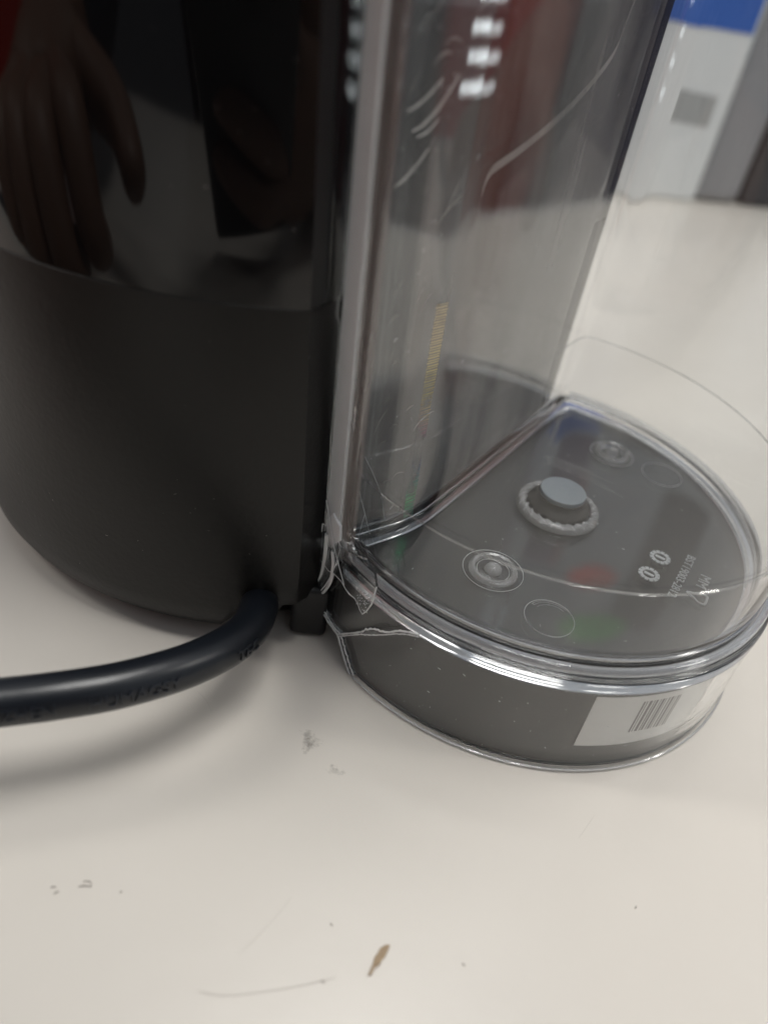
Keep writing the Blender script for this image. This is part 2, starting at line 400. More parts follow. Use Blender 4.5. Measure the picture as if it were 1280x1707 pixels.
f0 = [bm.verts.new(Vector(q) + Vector((-.001, -.002, 0))) for q in pp]; f1 = [bm.verts.new(Vector(q) + Vector((.002, .002, 0))) for q in pp]
bm.faces.new(f0); bm.faces.new(list(reversed(f1)))
for j in range(len(pp)): k = (j + 1) % len(pp); bm.faces.new((f0[j], f0[k], f1[k], f1[j]))
build('crushed_patch', bm, M['bright'], cw, smooth=False)
bm = bmesh.new()                                     # ragged sliver along the left of the strip
sl = []
for i in range(90):
    z = .24 + .95 * i / 89; q = lean(PE + Vector((-.0215, .0135)), z); sl.append(q + Vector((-.0022 * abs(noise.noise((i * .35, 1, 5))) - (.004 if 32 < i < 36 else 0), 0, 0)))
tube(bm, sl, lambda t: .0011 + .0008 * abs(noise.noise((t * 40, 2, 2))), 6); build('edge_glint', bm, M['rough'], tank)
def flake_pts():
    P = [(-3.012, .1675), (-2.94, .169), (-2.90, .178), (-2.851, .180), (-2.82, .174), (-2.799, .172), (-2.77, .175), (-2.751, .171), (-2.735, .163), (-2.72, .1595), (-2.705, .171), (-2.690, .190), (-2.685, .212), (-2.682, .230), (-2.70, .250), (-2.75, .262), (-2.80, .252), (-2.879, .240), (-2.95, .24)]
    return P
bm = bmesh.new()
fp = flake_pts(); f0 = [bm.verts.new(skirt_pt(a, -.008, z)) for a, z in fp]; f1 = [bm.verts.new(skirt_pt(a, -.0035, z)) for a, z in fp]
bm.faces.new(f0); bm.faces.new(list(reversed(f1)))
for j in range(len(fp)):
    k = (j + 1) % len(fp); bm.faces.new((f0[j], f0[k], f1[k], f1[j]))
fl = build('loose_flake', bm, M['clear'], tank, smooth=False)
bm = bmesh.new()
tube(bm, [skirt_pt(a, -.007, z) + Vector((0, 0, .0006 * noise.noise((i, 0, 0)))) for i, (a, z) in enumerate(fp[:14])], .0013, 5); build('flake_rim', bm, M['bright'], fl)  # pale tube painting the highlight along the flake's edge
bm = bmesh.new()
for _ in range(60):
    a = random.uniform(-2.76, -2.69); z = random.uniform(.168, .205)
    bmesh.ops.create_icosphere(bm, subdivisions=1, radius=random.uniform(.0005, .0011), matrix=Matrix.Translation(skirt_pt(a, -.0082, z)))
build('flake_crumbs', bm, M['frost'], fl, kind='stuff')
bm = bmesh.new(); tube(bm, [(-.088, .917, .30), (-.066, .893, .235), (-.040, .868, .183)], .0009, 6); build('crack_line', bm, M['frost'], tank)

# fine ribs at the bend of the flat wall
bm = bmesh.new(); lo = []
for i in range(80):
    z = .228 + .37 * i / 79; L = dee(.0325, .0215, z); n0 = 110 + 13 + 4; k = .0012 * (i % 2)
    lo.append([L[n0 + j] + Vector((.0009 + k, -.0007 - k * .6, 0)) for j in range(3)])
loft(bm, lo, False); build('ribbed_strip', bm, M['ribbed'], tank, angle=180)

# hairline cracks and scratches on the flat wall
def wall_pt(s, z, off=.0012):
    L = dee(.0325, .022, z); i0, i1 = 110, len(L) - 1
    x = i1 + (i0 - i1) * s; i = int(x); p = L[i].lerp(L[min(i + 1, i1)], x - i)
    return p + Vector((.85, -.52, 0)) * off
for pts in ([(.05, .372), (.22, .30), (.30, .24)], [(.03, .31), (.10, .262), (.16, .22)], [(.10, .262), (.06, .22)]):
    bm = bmesh.new(); tube(bm, catmull([wall_pt(*q) for q in pts], 8), .0006, 5); build('crack_line', bm, M['frost'], tank)

# scuffed protective film on the flat wall; its cream also paints in table reflection
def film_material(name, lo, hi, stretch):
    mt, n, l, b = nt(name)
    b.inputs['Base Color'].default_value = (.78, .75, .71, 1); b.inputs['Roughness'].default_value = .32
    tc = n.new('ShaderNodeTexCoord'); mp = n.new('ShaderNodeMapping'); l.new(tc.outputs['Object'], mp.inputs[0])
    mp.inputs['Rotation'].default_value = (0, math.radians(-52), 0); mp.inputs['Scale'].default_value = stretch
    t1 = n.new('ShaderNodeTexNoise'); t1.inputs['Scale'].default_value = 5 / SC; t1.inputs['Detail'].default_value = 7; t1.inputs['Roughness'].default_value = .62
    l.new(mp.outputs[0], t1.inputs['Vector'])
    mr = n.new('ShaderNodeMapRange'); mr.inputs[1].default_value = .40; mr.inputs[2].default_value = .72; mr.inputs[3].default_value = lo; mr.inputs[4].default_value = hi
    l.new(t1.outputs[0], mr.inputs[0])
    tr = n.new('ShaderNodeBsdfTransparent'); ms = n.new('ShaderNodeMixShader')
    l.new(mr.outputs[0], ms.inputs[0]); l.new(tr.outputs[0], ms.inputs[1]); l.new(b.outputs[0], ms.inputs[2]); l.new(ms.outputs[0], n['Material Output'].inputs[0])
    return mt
M['film'] = film_material('scuffed_film', .055, .36, (1, 1, .16))
M['haze'] = film_material('corner_filler', .22, .5, (1, 1, .1))
bm = bmesh.new(); loft(bm, haze_lo, False); build('corner_filler', bm, M['haze'], tank)
M['film3'] = film_material('wrinkle_glint_streak', .05, .9, (1, 1, .12))  # pale streaks for painted wrinkle glints and for smeared scratches
M['film2'] = film_material('reflection_band', .25, .55, (1, 1, .5))
bm = bmesh.new(); lo = []
for i in range(30):
    z = .245 + (ZT - .27) * i / 29; L = dee(.0325, .022, z); lo.append([q + Vector((.85, -.52, 0)) * .0006 for q in L[112:len(L)]])
loft(bm, lo, False); build('wall_film', bm, M['film'], tank)
for A_, wd in (([(.11, .812), (.18, .818), (.26, .832), (.33, .851), (.39, .872)], .0075), ([(.04, .752), (.11, .763), (.18, .777), (.25, .795)], .006),
               ([(.06, .832), (.14, .840), (.22, .853), (.28, .868)], .005), ([(.15, .806), (.22, .812), (.29, .826)], .003)):
    bm = bmesh.new(); lo = []; P_ = [tuple(v)[:2] for v in catmull([(*q, 0) for q in A_], 8)]
    for i, (sx, z) in enumerate(P_):
        h = wd * math.sin(math.pi * (i + .3) / (len(P_) - .4)) * .5
        lo.append([wall_pt(sx, z - h, .0009), wall_pt(sx, z - h * .3, .0028), wall_pt(sx, z + h * .5, .0016), wall_pt(sx, z + h, .0009)])
    loft(bm, lo, False); build('wrinkle_glint_streak', bm, M['film3'], tank)  # pale ridges painting lamp glints on the wrinkled film
bm = bmesh.new()
for _ in range(46):
    s0, z0, ln, an = random.uniform(.03, .42), random.uniform(.30, .93), random.uniform(.02, .10), random.uniform(.35, 1.1)
    cv = random.uniform(-.5, .5); wd = random.uniform(.0006, .0022); lo = []
    for i in range(9):
        u = i / 8; h = wd * math.sin(math.pi * (u * .9 + .05)); a = an + cv * u
        sx, z = s0 + ln * u * math.cos(a) * 1.6, z0 + ln * u * math.sin(a)
        lo.append([wall_pt(sx, z - h, .0009), wall_pt(sx, z + h, .0011)])
    loft(bm, lo, False)
build('smear', bm, M['film3'], tank, kind='stuff')
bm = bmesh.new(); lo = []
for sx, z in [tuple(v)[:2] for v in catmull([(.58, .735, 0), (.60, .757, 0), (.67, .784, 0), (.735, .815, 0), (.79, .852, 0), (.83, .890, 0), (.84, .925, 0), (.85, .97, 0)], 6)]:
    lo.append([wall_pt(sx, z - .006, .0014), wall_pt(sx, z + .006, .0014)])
loft(bm, lo, False); build('reflection_band', bm, M['film2'], tank)  # pale ribbon painting a blurred reflection across the wall

# floor fittings
VC = (.305, 1.14)
vv = empty('valve', '', ''); vv.parent = tank
for k in ('label', 'category'): del vv[k]
bm = bmesh.new(); lathe(bm, [(.060, .2112), (.060, .222), (.063, .2245), (.069, .2235), (.0735, .219), (.075, .2112)], VC, 64); o = build('valve_collar', bm, M['glint'], vv)
bm = bmesh.new()
for k in range(22):
    a = 2 * math.pi * k / 22; c, s = math.cos(a), math.sin(a)
    tube(bm, [(VC[0] + c * .0595, VC[1] + s * .0595, .2235), (VC[0] + math.cos(a + .12) * .0655, VC[1] + math.sin(a + .12) * .0655, .2255), (VC[0] + math.cos(a + .2) * .0725, VC[1] + math.sin(a + .2) * .0725, .219)], .0018, 6)
build('collar_flute', bm, M['glint'], vv)
bm = bmesh.new(); lathe(bm, [(.0565, .2112), (.0565, .222), (.054, .228), (.047, .232), (.044, .240), (.0435, .2445)], VC, 56); disc_cap(bm, VC, .0435, .2445, 56); build('valve_plug', bm, M['plug'], vv)
bm = bmesh.new(); lathe(bm, [(.041, .2446), (.0418, .249), (.0405, .2525), (.036, .2535), (.013, .2525), (.009, .2527), (.006, .2538), (.0001, .2541)], VC, 56); build('valve_cap', bm, M['cap'], vv)

def dimple(c, r, tall):
    d = bpy.data.objects.new('dimple', None); COL.objects.link(d); d.parent = tank
    bm = bmesh.new(); lathe(bm, [(r * .72, .2112), (r * .75, .2112 + tall), (r * .86, .2112 + tall * 1.3), (r * .97, .2112 + tall * .7), (r, .2112)], c, 48); build('dimple_ring', bm, M['glint'], d)
    bm = bmesh.new(); lathe(bm, [(r * .36, .2112), (r * .34, .2112 + tall * .8), (r * .22, .2112 + tall * 1.6), (r * .1, .2112 + tall * 1.9), (.0001, .2112 + tall * 2)], c, 32); build('dimple_stud', bm, M['glint'], d)
    for rr in (1.22, .66):
        bm = bmesh.new(); tube(bm, [(c[0] + r * rr * math.cos(q), c[1] + r * rr * math.sin(q), .2116) for q in [2 * math.pi * k / 40 for k in range(41)]], .0005, 5, False); build('moulded_ring', bm, M['frost'], d)
    for a0, a1, r0 in ((3.4, 4.9, .55), (.3, 1.5, .6), (4.6, 5.6, .82)):
        bm = bmesh.new(); tube(bm, [(c[0] + r * r0 * math.cos(a0 + (a1 - a0) * k / 10), c[1] + r * r0 * math.sin(a0 + (a1 - a0) * k / 10), .2122) for k in range(11)], lambda t: .0016 * math.sin(math.pi * min(max(t, .05), .95)), 6); build('moulded_ring', bm, M['clear'], d)
    return d
dimple((.188, .938), .040, .006)
dimple((.434, 1.367), .036, .008)
for c, r in (((.273, .853), .038), ((.531, 1.323), .040)):
    bm = bmesh.new(); tube(bm, [(c[0] + r * math.cos(q), c[1] + r * math.sin(q), .2114) for q in [2 * math.pi * k / 48 for k in range(49)]], .0006, 5, False); build('moulded_ring', bm, M['frost'], tank)
for rr in (.030, .024, .034):
    c = (.276, .862); bm = bmesh.new(); tube(bm, [(c[0] + rr * math.cos(q), c[1] + rr * math.sin(q) * .8, .2113) for q in [.6 + 2.0 * k / 20 for k in range(21)]], .0003, 4, False); build('scratch', bm, M['frost'], tank)

# moulded marks, read mirrored through the floor
def mark(bm, c, ux, uy, name):
    ux, uy = Vector(ux).normalized(), Vector(uy).normalized()
    for v in bm.verts:
        p = Vector(c) + ux * v.co.x + uy * v.co.y; v.co = Vector((p.x, p.y, .2113 + max(0, v.co.z)))
    return build(name, bm, M['emboss'], tank, smooth=False)
UX = Vector((.455, .89)).normalized(); UY = Vector((UX.y, -UX.x))           # along the row of letters / across it
mark(text_mesh('BST19003-2812', .0205, .0012), (.508, 1.014), -UX, UY, 'moulded_lettering')
mark(text_mesh('MM', .026, .0012), (.5432, 1.0073), -UX, UY, 'moulded_lettering')
bm = bmesh.new()                                                             # goblet outline
gl = [(-.011, .016), (.011, .016), (.013, .006), (.006, -.004), (.0, -.016), (-.006, -.004), (-.013, .006), (-.011, .016)]
tube(bm, catmull([(x, y, .0008) for x, y in gl], 5), .0021, 6, False); mark(bm, (.522, .965), -UX, UY, 'moulded_symbol')
for c, rr in (((.4781, 1.0522), .0165), ((.4501, 1.0023), .0165)):
    bm = bmesh.new()
    for k in range(12):
        a = 2 * math.pi * k / 12
        g = bmesh.ops.create_cube(bm, size=1, matrix=Matrix.Translation((rr * .86 * math.cos(a), rr * .86 * math.sin(a), .0008)) @ Matrix.Rotation(a, 4, 'Z') @ Matrix.Diagonal((.0075, .0065, .0016, 1)))
    g = bmesh.ops.create_cube(bm, size=1, matrix=Matrix.Translation((0, 0, .0008)) @ Matrix.Diagonal((.006, .017, .0016, 1)))
    mark(bm, c, -UX, UY, 'moulded_date_dial')

# dust and scuffs lying on the clear plastic
bm = bmesh.new()
def fleck(p, nrm, ln, wd):
    t = Vector((random.uniform(-1, 1), random.uniform(-1, 1), random.uniform(-1, 1))); t = (t - nrm * t.dot(nrm)).normalized(); b = nrm.cross(t)
    a = [p + t * ln * i / 3 + b * wd * 2 * random.uniform(-1, 1) * (i % 2) for i in range(4)]
    f0 = [bm.verts.new(q - b * wd + nrm * .0002) for q in a]; f1 = [bm.verts.new(q + b * wd + nrm * .0005) for q in a]
    for i in range(3): bm.faces.new((f0[i], f0[i + 1], f1[i + 1], f1[i]))
for _ in range(110):
    a = random.uniform(0, 6.28); r = .36 * math.sqrt(random.random()); p = EC + Vector((r * math.cos(a), r * math.sin(a)))
    if (p - P1).dot(rn((P2 - P1).normalized())) < .08: continue
    fleck(Vector((p.x, p.y, .2115)), Vector((0, 0, 1)), random.choice((.001, .0015, .003, .005)), .00025)
for _ in range(70):
    a = random.uniform(-2.7, -1.5); z = random.uniform(.02, .18); n2 = ell_n(a)
    fleck(skirt_pt(a, .0028, z), Vector((n2.x, n2.y, 0)), random.choice((.001, .0015, .003, .005)), .00025)
for _ in range(130):
    s, z = random.uniform(.02, .95), random.uniform(.24, .95)
    fleck(wall_pt(s, z, .0006), Vector((.85, -.52, 0)), random.choice((.001, .002, .004, .008)), .00028)
build('dust', bm, M['frost'], tank, smooth=False, kind='stuff')

# sticker with barcode on the skirt
bm = bmesh.new(); lo = []
LA = [-1.836 + (.53) * i / 24 for i in range(25)]
def lab(a, z, d): return skirt_pt(a, d, z)
for a in LA: lo.append([lab(a, .050, .0242), lab(a, .050, .0236), lab(a, .166, .0236), lab(a, .166, .0242)])
loft(bm, lo, True, False, True, True); lb = build('label', bm, M['label'], None, angle=30, label='white barcode sticker behind the clear skirt')
bm = bmesh.new(); a = -1.642; pat = [.006, .004, .003, .006, .009, .005, .004, .003, .007, .006, .003, .004, .008, .003, .003, .007, .005, .004, .009, .004, .003, .005, .006, .003, .004, .006]
for i, wd in enumerate(pat):
    wd *= 1.35
    if i % 2 == 0: loft(bm, [[lab(q, .080, .0233), lab(q, .153, .0233)] for q in (a, a + wd / 2, a + wd)], False)
    a += wd
build('barcode', bm, M['ink'], lb, smooth=False)

# ---------------------------------------------------------------- coffee machine
mc = empty('coffee_machine', 'black coffee machine body, glossy above and satin below, beside the clear tank', 'coffee machine')
lb.parent = mc
BC = Vector((-.29, 1.4))
def body_loop(R, z, off=0, zfun=None):
    """plan: round back on the left, a crease, a short facet, then flat along the tank"""
    ln = -.055 * max(0, z - .21)
    d2 = (P2 - P1).normalized()
    crease = Vector((-.112, .885)) + (Vector((-.112, .885)) - BC).normalized() * (R - .545)
    n0 = PE + Vector((-.026, .024)); n1 = P1 - rn(d2) * .016
    end = P1 + d2 * .60 - rn(d2) * .016
    ac = math.atan2(crease.y - BC.y, crease.x - BC.x)
    ae = math.atan2(end.y - BC.y, end.x - BC.x)
    re = (end - BC).length
    pts = [crease.lerp(n0, i / 5) for i in range(5)] + [n0.lerp(n1, i / 6) for i in range(6)] + [n1.lerp(end, i / 14) for i in range(14)]
    span = (ac - ae) % (2 * math.pi)
    N = 150
    for i in range(N):
        f = i / N; a = ae + span * f
        rr = R + (re - R) * max(0, 1 - f * 6) ** 2
        pts.append(BC + Vector((math.cos(a), math.sin(a))) * rr)
    if off:
        n = len(pts); new = []
        for i in range(n):
            tg = (pts[(i + 1) % n] - pts[i - 1]).normalized(); new.append(pts[i] - Vector((tg.y, -tg.x)) * off)
        pts = new
    out = []
    for p in pts:
        wgt = max(0, min(1, (1.6 - p.y) / .7)); q = Vector((p.x + ln * wgt, p.y, z))
        if zfun: q.z = zfun(q, z)
        out.append(q)
    return out
def notch(p, z):                                   # the housing ends higher above the cord outlet
    k = max(0, min(1, (p.x + .235) / .05)); k = k * k * (3 - 2 * k)
    return z + max(0, .085 - z * .8) * k
prof = [(.470, .045), (.500, .027), (.515, .028), (.528, .036), (.537, .055), (.542, .09), (.5445, .16), (.546, .30), (.546, .45), (.5455, .600), (.5452, .6055), (.544, .6064)]
bm = bmesh.new(); loft(bm, [body_loop(R, z, 0, notch) for R, z in prof], True, False, True, False); build('lower_housing', bm, M['matte'], mc, angle=35)
bm = bmesh.new(); loft(bm, [body_loop(R, z) for R, z in [(.476, .001), (.480, .02), (.478, .0446)]], True, False, True, True)
for v in bm.verts: v.co.y += .02
build('shade_ring', bm, M['blackrub'], mc)  # unseen ring added under the housing to deepen the contact shadow
bm = bmesh.new(); loft(bm, [body_loop(R, z) for R, z in [(.5440, .6068), (.5450, .6074), (.5453, .612), (.5455, .7), (.545, .9), (.543, 1.2), (.540, 1.5), (.52, 1.56), (.47, 1.59)]], True, False, True, True); build('upper_housing', bm, M['gloss'], mc, angle=35)
bm = bmesh.new(); lo = []
for i in range(14):
    z = .20 + 1.2 * i / 13; A_, B_ = dee(.004, -.004, z)[112:], dee(.004, -.008, z)[112:]
    lo.append(A_ + list(reversed(B_)))
loft(bm, lo, True, False, True, True); build('mirror_plate', bm, M['mirrorplate'], mc, angle=35)  # glossy layer added to strengthen the reflections in the flat wall
# dock under the tank
bm = bmesh.new()
dz = [(.030, .016, .0025), (.027, .013, .005), (.026, .012, .008), (.0245, .012, .176), (.0255, .0125, .184), (.030, .018, .189)]
loft(bm, [[Vector((p.x - .004, p.y, z)) for p in dee(d, dc - .03, .2)] for d, dc, z in dz for p in [0]] if False else [[Vector((p.x, p.y, z)) for p in dee(d, dc + .010, .2)] for d, dc, z in dz], True, False, True, True)
build('tank_dock', bm, M['dock'], mc, angle=35)
bm = bmesh.new(); box(bm, (-.125, .915, .003), (-.062, 1.02, .112), rotz=.1, c=(-.09, .93, 0), bev=.010); build('foot', bm, M['blackrub'], mc)
bm = bmesh.new(); tube(bm, [(-.168, .885, .108), (-.170, .93, .104), (-.175, 1.0, .098)], lambda t: .036 + .004 * t, 20); build('cord_grommet', bm, M['blackrub'], mc)

# ---------------------------------------------------------------- power cord
cd = empty('power_cord', 'thick blue-black power cord curving out from under the machine', 'power cord')
cp = [(-3.6, .55, -.5), (-3.5, .52, .02), (-3.2, .50, .034), (-2.3, .38, .032), (-1.5, .34, .045), (-1.0, .375, .10), (-.72, .435, .145), (-0.493, 0.5289, 0.175), (-0.4222, 0.5602, 0.17), (-0.3597, 0.5879, 0.168), (-0.2968, 0.6236, 0.163), (-0.2346, 0.6763, 0.153), (-0.1921, 0.7332, 0.14), (-0.1694, 0.7904, 0.125), (-0.1665, 0.8482, 0.112), (-0.1735, 0.9029, 0.102), (-.175, .99, .098)]
cpts = catmull(cp, 14); CR = .0305
bm = bmesh.new(); tube(bm, cpts, CR, 28); jk = build('cord_jacket', bm, M['cord'], cd)
# raised lettering wrapped round the jacket
acc = [0]
for a, b in zip(cpts, cpts[1:]): acc.append(acc[-1] + (b - a).length)
def along(s):
    s = max(0, min(acc[-1] - 1e-6, s)); i = 0
    while acc[i + 1] < s: i += 1
    f = (s - acc[i]) / (acc[i + 1] - acc[i]); p = cpts[i].lerp(cpts[i + 1], f)
    a = cpts[max(i - 2, 0)]; b = cpts[min(i + 3, len(cpts) - 1)]
    return p, (b - a).normalized()
def nearest(pt): return min(range(len(cpts)), key=lambda i: (cpts[i] - Vector(pt)).length)
def letter(txt, s_mid, size, ang):
    b = text_mesh(txt, size, .0011, .0004)
    bmesh.ops.subdivide_edges(b, edges=[e for e in b.edges if e.calc_length() > .006], cuts=2)
    bmesh.ops.triangulate(b, faces=b.faces)
    for v in b.verts:
        p, tg = along(s_mid + v.co.x); up = Vector((0, 0, 1)); up = (up - tg * up.dot(tg)).normalized(); side = tg.cross(up)   # side points to the camera
        th = ang - v.co.y / CR; rad = CR + (.0024 if v.co.z > .0012 else .0019 if v.co.z > 0 else -.001)
        v.co = p + (up * math.cos(th) + side * math.sin(th)) * rad
    build('raised_lettering', b, M['cordtext'], jk, smooth=False)
s_a = acc[nearest((-.4248, .5636, .16))]
letter('SHENZHEN', s_a + .005, .0235, 1.32)
letter('HUMAGSY', s_a + .155, .0235, 1.32)
letter('TEC', s_a + .318, .0235, 1.42)

# ---------------------------------------------------------------- bits on the table
bm = bmesh.new()
fo = [(.0842, .3983), (.088, .4003), (.0915, .409), (.0968, .4135), (.0985, .4185), (.1015, .4225), (.1056, .4325), (.1065, .4375), (.101, .4365), (.095, .432), (.0925, .425), (.089, .420), (.0885, .412), (.086, .406)]
a0 = [bm.verts.new((x + .0006 * math.sin(i * 3), y, .0006)) for i, (x, y) in enumerate(fo)]; a1 = [bm.verts.new((x, y, .0028 + .001 * math.sin(i))) for i, (x, y) in enumerate(fo)]
bm.faces.new(list(reversed(a0))); bm.faces.new(a1)
for j in range(len(fo)): k = (j + 1) % len(fo); bm.faces.new((a0[j], a0[k], a1[k], a1[j]))
tag(build('paint_flake', bm, M['flake'], smooth=False), 'small brown flake lying on the cream table in front', 'flake')
bm = bmesh.new(); tube(bm, catmull([(-.1082, .3492, .0008), (-.075, .3500, .0007), (-.0405, .3594, .0008), (.005, .374, .0007), (.0466, .3905, .0008)], 8), .00022, 5)
tag(build('hair', bm, M['wire']), 'thin curved hair lying on the table at the bottom', 'hair')
bm = bmesh.new()
for x, y, ln, an in ((-.3182, .4309, .006, .3), (-.311, .424, .006, .8), (-.2829, .4452, .009, .1), (-.286, .438, .012, .25), (-.2728, .4395, .005, 1.4), (.029, .4503, .004, -.6), (.0295, .3842, .005, -.5), (.1982, .4323, .004, -.5), (.4321, .5431, .004, 1), (-.235, .44, .003, .7)):
    p = Vector((x, y, .0009)); q = p + Vector((ln * math.cos(an), ln * math.sin(an), 0)); tube(bm, [p, p.lerp(q, .5) + Vector((0, .0008, 0)), q], .0006, 5)
o = build('table_crumb', bm, mat('crumb', (.20, .17, .15), .8)); o.parent = t; o['kind'] = 'stuff'

bm = bmesh.new()
for _ in range(3):
    x, y, a, ln = random.uniform(-.45, .7), random.uniform(.33, .75), random.uniform(0, 3.1), random.uniform(.02, .13)
    cv = random.uniform(-.3, .3); pts = [(x + ln * u * math.cos(a + cv * u), y + ln * u * math.sin(a + cv * u), .0001) for u in (0, .25, .5, .75, 1)]
    tube(bm, pts, .00025, 4)
o = build('table_scratch', bm, mat('faint_scratch', (.52, .49, .45), .5)); o.parent = t; o['kind'] = 'stuff'
bm = bmesh.new()
for _ in range(90):
    a = random.uniform(-2.35, -1.2); z = random.uniform(.10, .95); n2 = Vector((math.cos(a), math.sin(a), 0)); q = BC + Vector((n2.x, n2.y)) * .5462
    fleck(Vector((q.x, q.y, z)), n2, random.choice((.0008, .0012, .002, .004)), .0003)
build('dust', bm, mat('dust_grey', (.30, .28, .26), .8), mc, smooth=False, kind='stuff')

# ---------------------------------------------------------------- things behind
def cuboid(name, label, cat, p, ax, wid, dep, z0, z1, mt, bev=.03):
    """box standing with its front edge from p along ax"""
    ax = Vector(ax).normalized(); ay = Vector((-ax.y, ax.x)); o = empty(name, label, cat)
    bm = bmesh.new(); box(bm, (0, 0, z0), (wid, dep, z1), bev=bev)
    for v in bm.verts: q = Vector(p) + ax * v.co.x + ay * v.co.y; v.co = Vector((q.x, q.y, v.co.z))
    build('body', bm, mt, o); return o, Vector(p), ax, ay
AX = (.37, .103)
wb, p, ax, ay = cuboid('white_box', 'white box with a blue top band and grey print behind the tank', 'box', (.55, 4.385), AX, .875, .8, .002, 1.9, mat('white_card', (.80, .83, .84), .45), .02)
def on_front(x0, x1, z0, z1, d=.004):
    bm = bmesh.new(); box(bm, (x0, -d, z0), (x1, -.0005, z1))
    for v in bm.verts: q = p + ax * v.co.x + ay * v.co.y; v.co = Vector((q.x, q.y, v.co.z))
    return bm
build('blue_band', on_front(0, .85, .80, 1.88), mat('blue_print', (.045, .14, .52), .4), wb, smooth=False)
pr = mat('grey_print', (.36, .37, .37), .5)
for i in range(7):
    x = .40 + i * .056
    build('printed_letter', on_front(x, x + .046, .390 - i * .003, .535 - i * .003), pr, wb, smooth=False)
cuboid('grey_side_block', 'grey block standing in for the grey side of the white box', 'block', p + ax * .885 + ay * .02, AX, .30, .7, .002, 1.7, mat('box_side_grey', (.30, .31, .33), .4), .06)  # separate block used as the white box's grey side face
cuboid('dark_appliance', 'dark appliance at the back of the table on the right', 'appliance', p + ax * 1.20 + ay * .02, AX, .42, .6, .002, 1.5, mat('dark_plastic', (.035, .035, .042), .35), .04)

# things around the table that the shiny plastics mirror
cuboid('red_board', 'red display panel left of the table mirrored in the glossy housing', 'panel', (-18, 1), (.75, -1), 12.6, .4, -7.35, 9, mat('red_board', (.62, .045, .025), .5), .05)
cuboid('red_cabinet', 'dark red cabinet beyond the table mirrored in the flat tank wall', 'cabinet', (10.2, 8.2), (.35, -1), 3.0, 3, -7.35, 6, mat('red_cabinet_paint', (.22, .02, .02), .4), .05)
cuboid('navy_cabinet', 'navy cabinet beyond the table mirrored in the flat tank wall', 'cabinet', (6.5, 10), (.9, -.45), 3.6, 3, -7.35, 3.0, mat('navy_paint', (.05, .05, .09), .4), .05)
def reflection_disc(name, label, c, rad, mt):
    bm = bmesh.new(); lathe(bm, [(.001, -.06), (rad * .9, -.06), (rad, 0), (rad * .9, .06), (.001, .06)], (0, 0), 32)
    bmesh.ops.rotate(bm, verts=bm.verts, cent=(0, 0, 0), matrix=Matrix.Rotation(math.radians(70), 3, 'X')); bmesh.ops.translate(bm, verts=bm.verts, vec=c)
    tag(build(name, bm, mt), label, 'disc')  # unseen discs added for colour spots mirrored in the tank floor
reflection_disc('red_reflection_disc', 'red disc added for the red spot mirrored in the tank floor', (4.6, 12.2, 9.5), .55, mat('red_disc_paint', (.80, .03, .02), .5))
reflection_disc('green_reflection_disc', 'green disc added for the green spot mirrored in the tank floor', (4.9, 11.6, 10.6), .8, mat('green_disc_paint', (.04, .34, .05), .5))

for nm, lab_, c, w_, h_, col in (('reflection_panel', 'dark purple panel added for its reflection in the tank floor', (3.2, 16.5, 8.2), 1.6, 4.5, (.10, .07, .13)),
                               ('reflection_panel', 'dull red panel added for its reflection beyond the valve', (4.2, 18.0, 10.4), 1.2, 3.5, (.26, .06, .06)),
                               ('reflection_panel', 'pale blue panel added for its reflection near the front rim', (1.6, 13.0, 11.4), 1.1, 4.0, (.55, .62, .74)),
                               ('reflection_panel', 'charcoal panel added for its reflection beside the moulded lettering', (6.6, 15.0, 8.6), 1.5, 5.0, (.05, .05, .06)),
                               ('reflection_panel', 'dark green panel added for its reflection near the broken corner', (2.6, 13.2, 12.6), 1.0, 3.4, (.06, .12, .09))):
    ob, _, _, _ = cuboid(nm, lab_, 'reflection panel', c[:2], (1, -.2), w_, .06, c[2], c[2] + h_, mat('reflection_panel_paint', col, .8), .02); ob['group'] = 'unseen panels added for reflections'  # unseen panels added to tint and vary the tank floor's reflections

# ---------------------------------------------------------------- the photographer, mirrored in the housing
def skin_mesh(name, chains, root, mt, parent=None, levels=1):
    """chains: lists of (x, y, z, radius); equal points are welded into one continuous figure"""
    bm = bmesh.new(); ly = bm.verts.layers.skin.verify(); vd = {}
    def vert(q):
        k = tuple(round(c, 4) for c in q[:3])
        if k not in vd:
            v = bm.verts.new(q[:3]); v[ly].radius = (q[3], q[3]); v[ly].use_root = k == tuple(round(c, 4) for c in root); vd[k] = v
        return vd[k]
    for ch in chains:
        for a, b in zip(ch, ch[1:]):
            a, b = vert(a), vert(b)
            if a is not b and not bm.edges.get((a, b)): bm.edges.new((a, b))
    me = bpy.data.meshes.new(name); bm.to_mesh(me); bm.free()
    o = bpy.data.objects.new(name, me); COL.objects.link(o)
    o.modifiers.new('skin', 'SKIN'); sd = o.modifiers.new('sub', 'SUBSURF'); sd.levels = sd.render_levels = levels
    bpy.context.view_layer.update()
    m2 = bpy.data.meshes.new_from_object(o.evaluated_get(bpy.context.evaluated_depsgraph_get()))
    o.modifiers.clear(); o.data = m2; m2.name = name; m2.materials.clear(); m2.materials.append(mt)
    for f in m2.polygons: f.use_smooth = True
    if parent: o.parent = parent
    return o
M['navy'] = mat('navy_cloth', (.012, .014, .022), .85, bump=.5, bscale=30)
M['hairm'] = mat('dark_hair', (.012, .009, .008), .5)
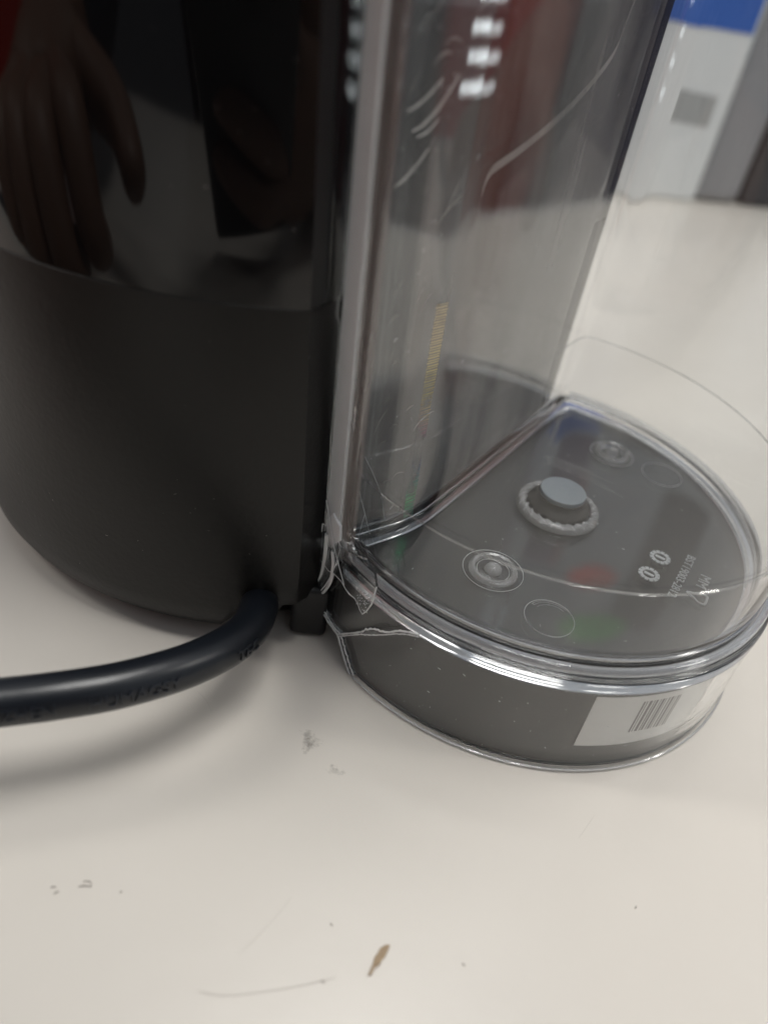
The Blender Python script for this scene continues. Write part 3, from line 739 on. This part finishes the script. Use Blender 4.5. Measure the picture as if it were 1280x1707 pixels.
def hand(wrist, palm_dir, side, nrm, curl, r=1.0):
    """palm and five separate fingers; side points to the thumb, nrm out of the palm"""
    W = Vector(wrist); d = Vector(palm_dir).normalized(); n = Vector(nrm); n = (n - d * n.dot(d)).normalized(); s_ = Vector(side); s_ = (s_ - d * s_.dot(d) - n * s_.dot(n)).normalized()
    q = lambda v, rr: (v.x, v.y, v.z, rr * r)
    mid = W + d * .42
    ch = [[q(W, .24), q(mid, .25)]]
    for off, ln, rr in ((.27, .60, .088), (.09, .68, .092), (-.09, .63, .088), (-.26, .48, .074)):
        kn = W + d * (.86 - abs(off - .05) * .25) + s_ * off
        base = mid + s_ * off * .7
        p = kn; dirv = d.copy(); seg = [q(mid, .25), q(base + d * .12, .11), q(kn, rr * 1.12)]
        for k, f in enumerate((.45, .31, .24)):
            dirv = (Matrix.Rotation(curl * (1, 1.15, .8)[k], 3, d.cross(n)) @ dirv).normalized()
            p = p + dirv * ln * f; seg.append(q(p, rr * (1, .92, .8)[k]))
        ch.append(seg)
    th = W + d * .22 + s_ * .30
    t1 = th + (d * .55 + s_ * .55 + n * .25).normalized() * .36; t2 = t1 + (d * .8 + s_ * .1 + n * .45).normalized() * .27
    ch.append([q(mid, .25), q(th, .13), q(t1, .105), q(t2, .085)])
    return ch
ps = empty('person', 'person in dark clothes holding a phone, mirrored in the glossy black housing', 'person', (0, 0, 0))
pel, ch1, nk, hd = (.3, -6.2, -1.2, 1.25), (.25, -5.0, 1.9, 1.35), (.2, -4.1, 3.6, .55), (.18, -3.75, 4.5, .78)
hd2 = (.18, -3.6, 5.1, .72)
lsh, lel, lwr = (-1.6, -4.6, 2.9, .62), (-2.45, -2.35, .62, .44), (-1.60, -.28, .50, .27)
rsh, rel, rwr = (2.1, -4.5, 2.9, .62), (2.2, -3.0, .42, .44), (.78, -1.02, .38, .27)
lh = hand(lwr[:3], (.50, .80, .05), (.8, -.5, .3), (.2, -.1, -1), 1.25)
rh = hand(rwr[:3], (-.70, .62, .25), (-.2, .1, 1), (-.45, -.55, .1), .50)
legs = [[pel, (-.6, -6.3, -2.4, .85), (-.75, -6.1, -4.8, .6), (-.8, -6.4, -7.0, .42), (-.8, -5.6, -7.2, .3)], [pel, (1.2, -6.3, -2.4, .85), (1.35, -6.1, -4.8, .6), (1.4, -6.4, -7.0, .42), (1.4, -5.6, -7.2, .3)]]
nose = [hd, (.18, -2.95, 4.55, .14)]
skin_mesh('figure', [[pel, ch1, nk, hd, hd2], nose, [ch1, lsh, lel, lwr], [ch1, rsh, rel, rwr]] + legs + lh + rh, pel[:3], M['skin'], ps, 2)
up = lambda c, k: (c[0], c[1], c[2], c[3] + k)
lcf = Vector(lel[:3]).lerp(Vector(lwr[:3]), .86); rcf = Vector(rel[:3]).lerp(Vector(rwr[:3]), .86)
skin_mesh('shirt', [[up(pel, .12), up(ch1, .14), (.22, -4.45, 3.0, .75)], [up(ch1, .14), up(lsh, .12), up(lel, .13), (*lcf, .40)], [up(ch1, .14), up(rsh, .12), up(rel, .13), (*rcf, .40)]], pel[:3], M['navy'], ps, 2)
skin_mesh('trousers', [[up(pel, .16)] + [up(c, .12) for c in L[1:4]] for L in legs], pel[:3], M['navy'], ps, 1)
skin_mesh('hair', [[(.18, -4.05, 4.6, .78), (.18, -3.85, 5.25, .74), (.18, -3.5, 5.5, .5)]], (.18, -4.05, 4.6), M['hairm'], ps, 2)
for sx in (-.28, .28):
    bm = bmesh.new(); bmesh.ops.create_uvsphere(bm, u_segments=16, v_segments=10, radius=.12, matrix=Matrix.Translation((.18 + sx, -3.08, 4.75))); build('eye', bm, mat('eye', (.05, .03, .02), .1), ps)
    bm = bmesh.new(); bmesh.ops.create_uvsphere(bm, u_segments=16, v_segments=10, radius=.2, matrix=Matrix.Translation((.18 + sx * 2.75, -3.75, 4.6)) @ Matrix.Diagonal((.4, .8, 1.2, 1))); build('ear', bm, M['skin'], ps)
bm = bmesh.new(); tube(bm, [(-.08, -3.07, 4.18), (.18, -3.02, 4.15), (.44, -3.07, 4.18)], .05, 8); build('mouth', bm, mat('lips', (.30, .10, .09), .5), ps)

ph = empty('phone', 'dark smartphone held upright by the photographer, mirrored in the housing', 'phone')
def phone_part(name, a, b, mt, bev):
    bm = bmesh.new(); box(bm, a, b, bev=bev)
    for v in bm.verts: v.co = Vector((0, 0, 1)) + R_ * v.co.x + U_ * v.co.y + F_ * v.co.z
    return build(name, bm, mt, ph)
phone_part('phone_body', (-.48, -1.16, -.17), (.26, .14, -.09), mat('phone_back', (.012, .012, .014), .25), .03)
phone_part('camera_bump', (-.09, -.28, -.0895), (.09, .09, -.062), M['gloss'], .012)

# ---------------------------------------------------------------- decimetres to metres
done = set()
for o in list(S.objects):
    if o.type == 'MESH' and o.data.name not in done:
        o.data.transform(Matrix.Scale(SC, 4)); done.add(o.data.name)
    if o.type in ('MESH', 'EMPTY'): o.location = o.location * SC
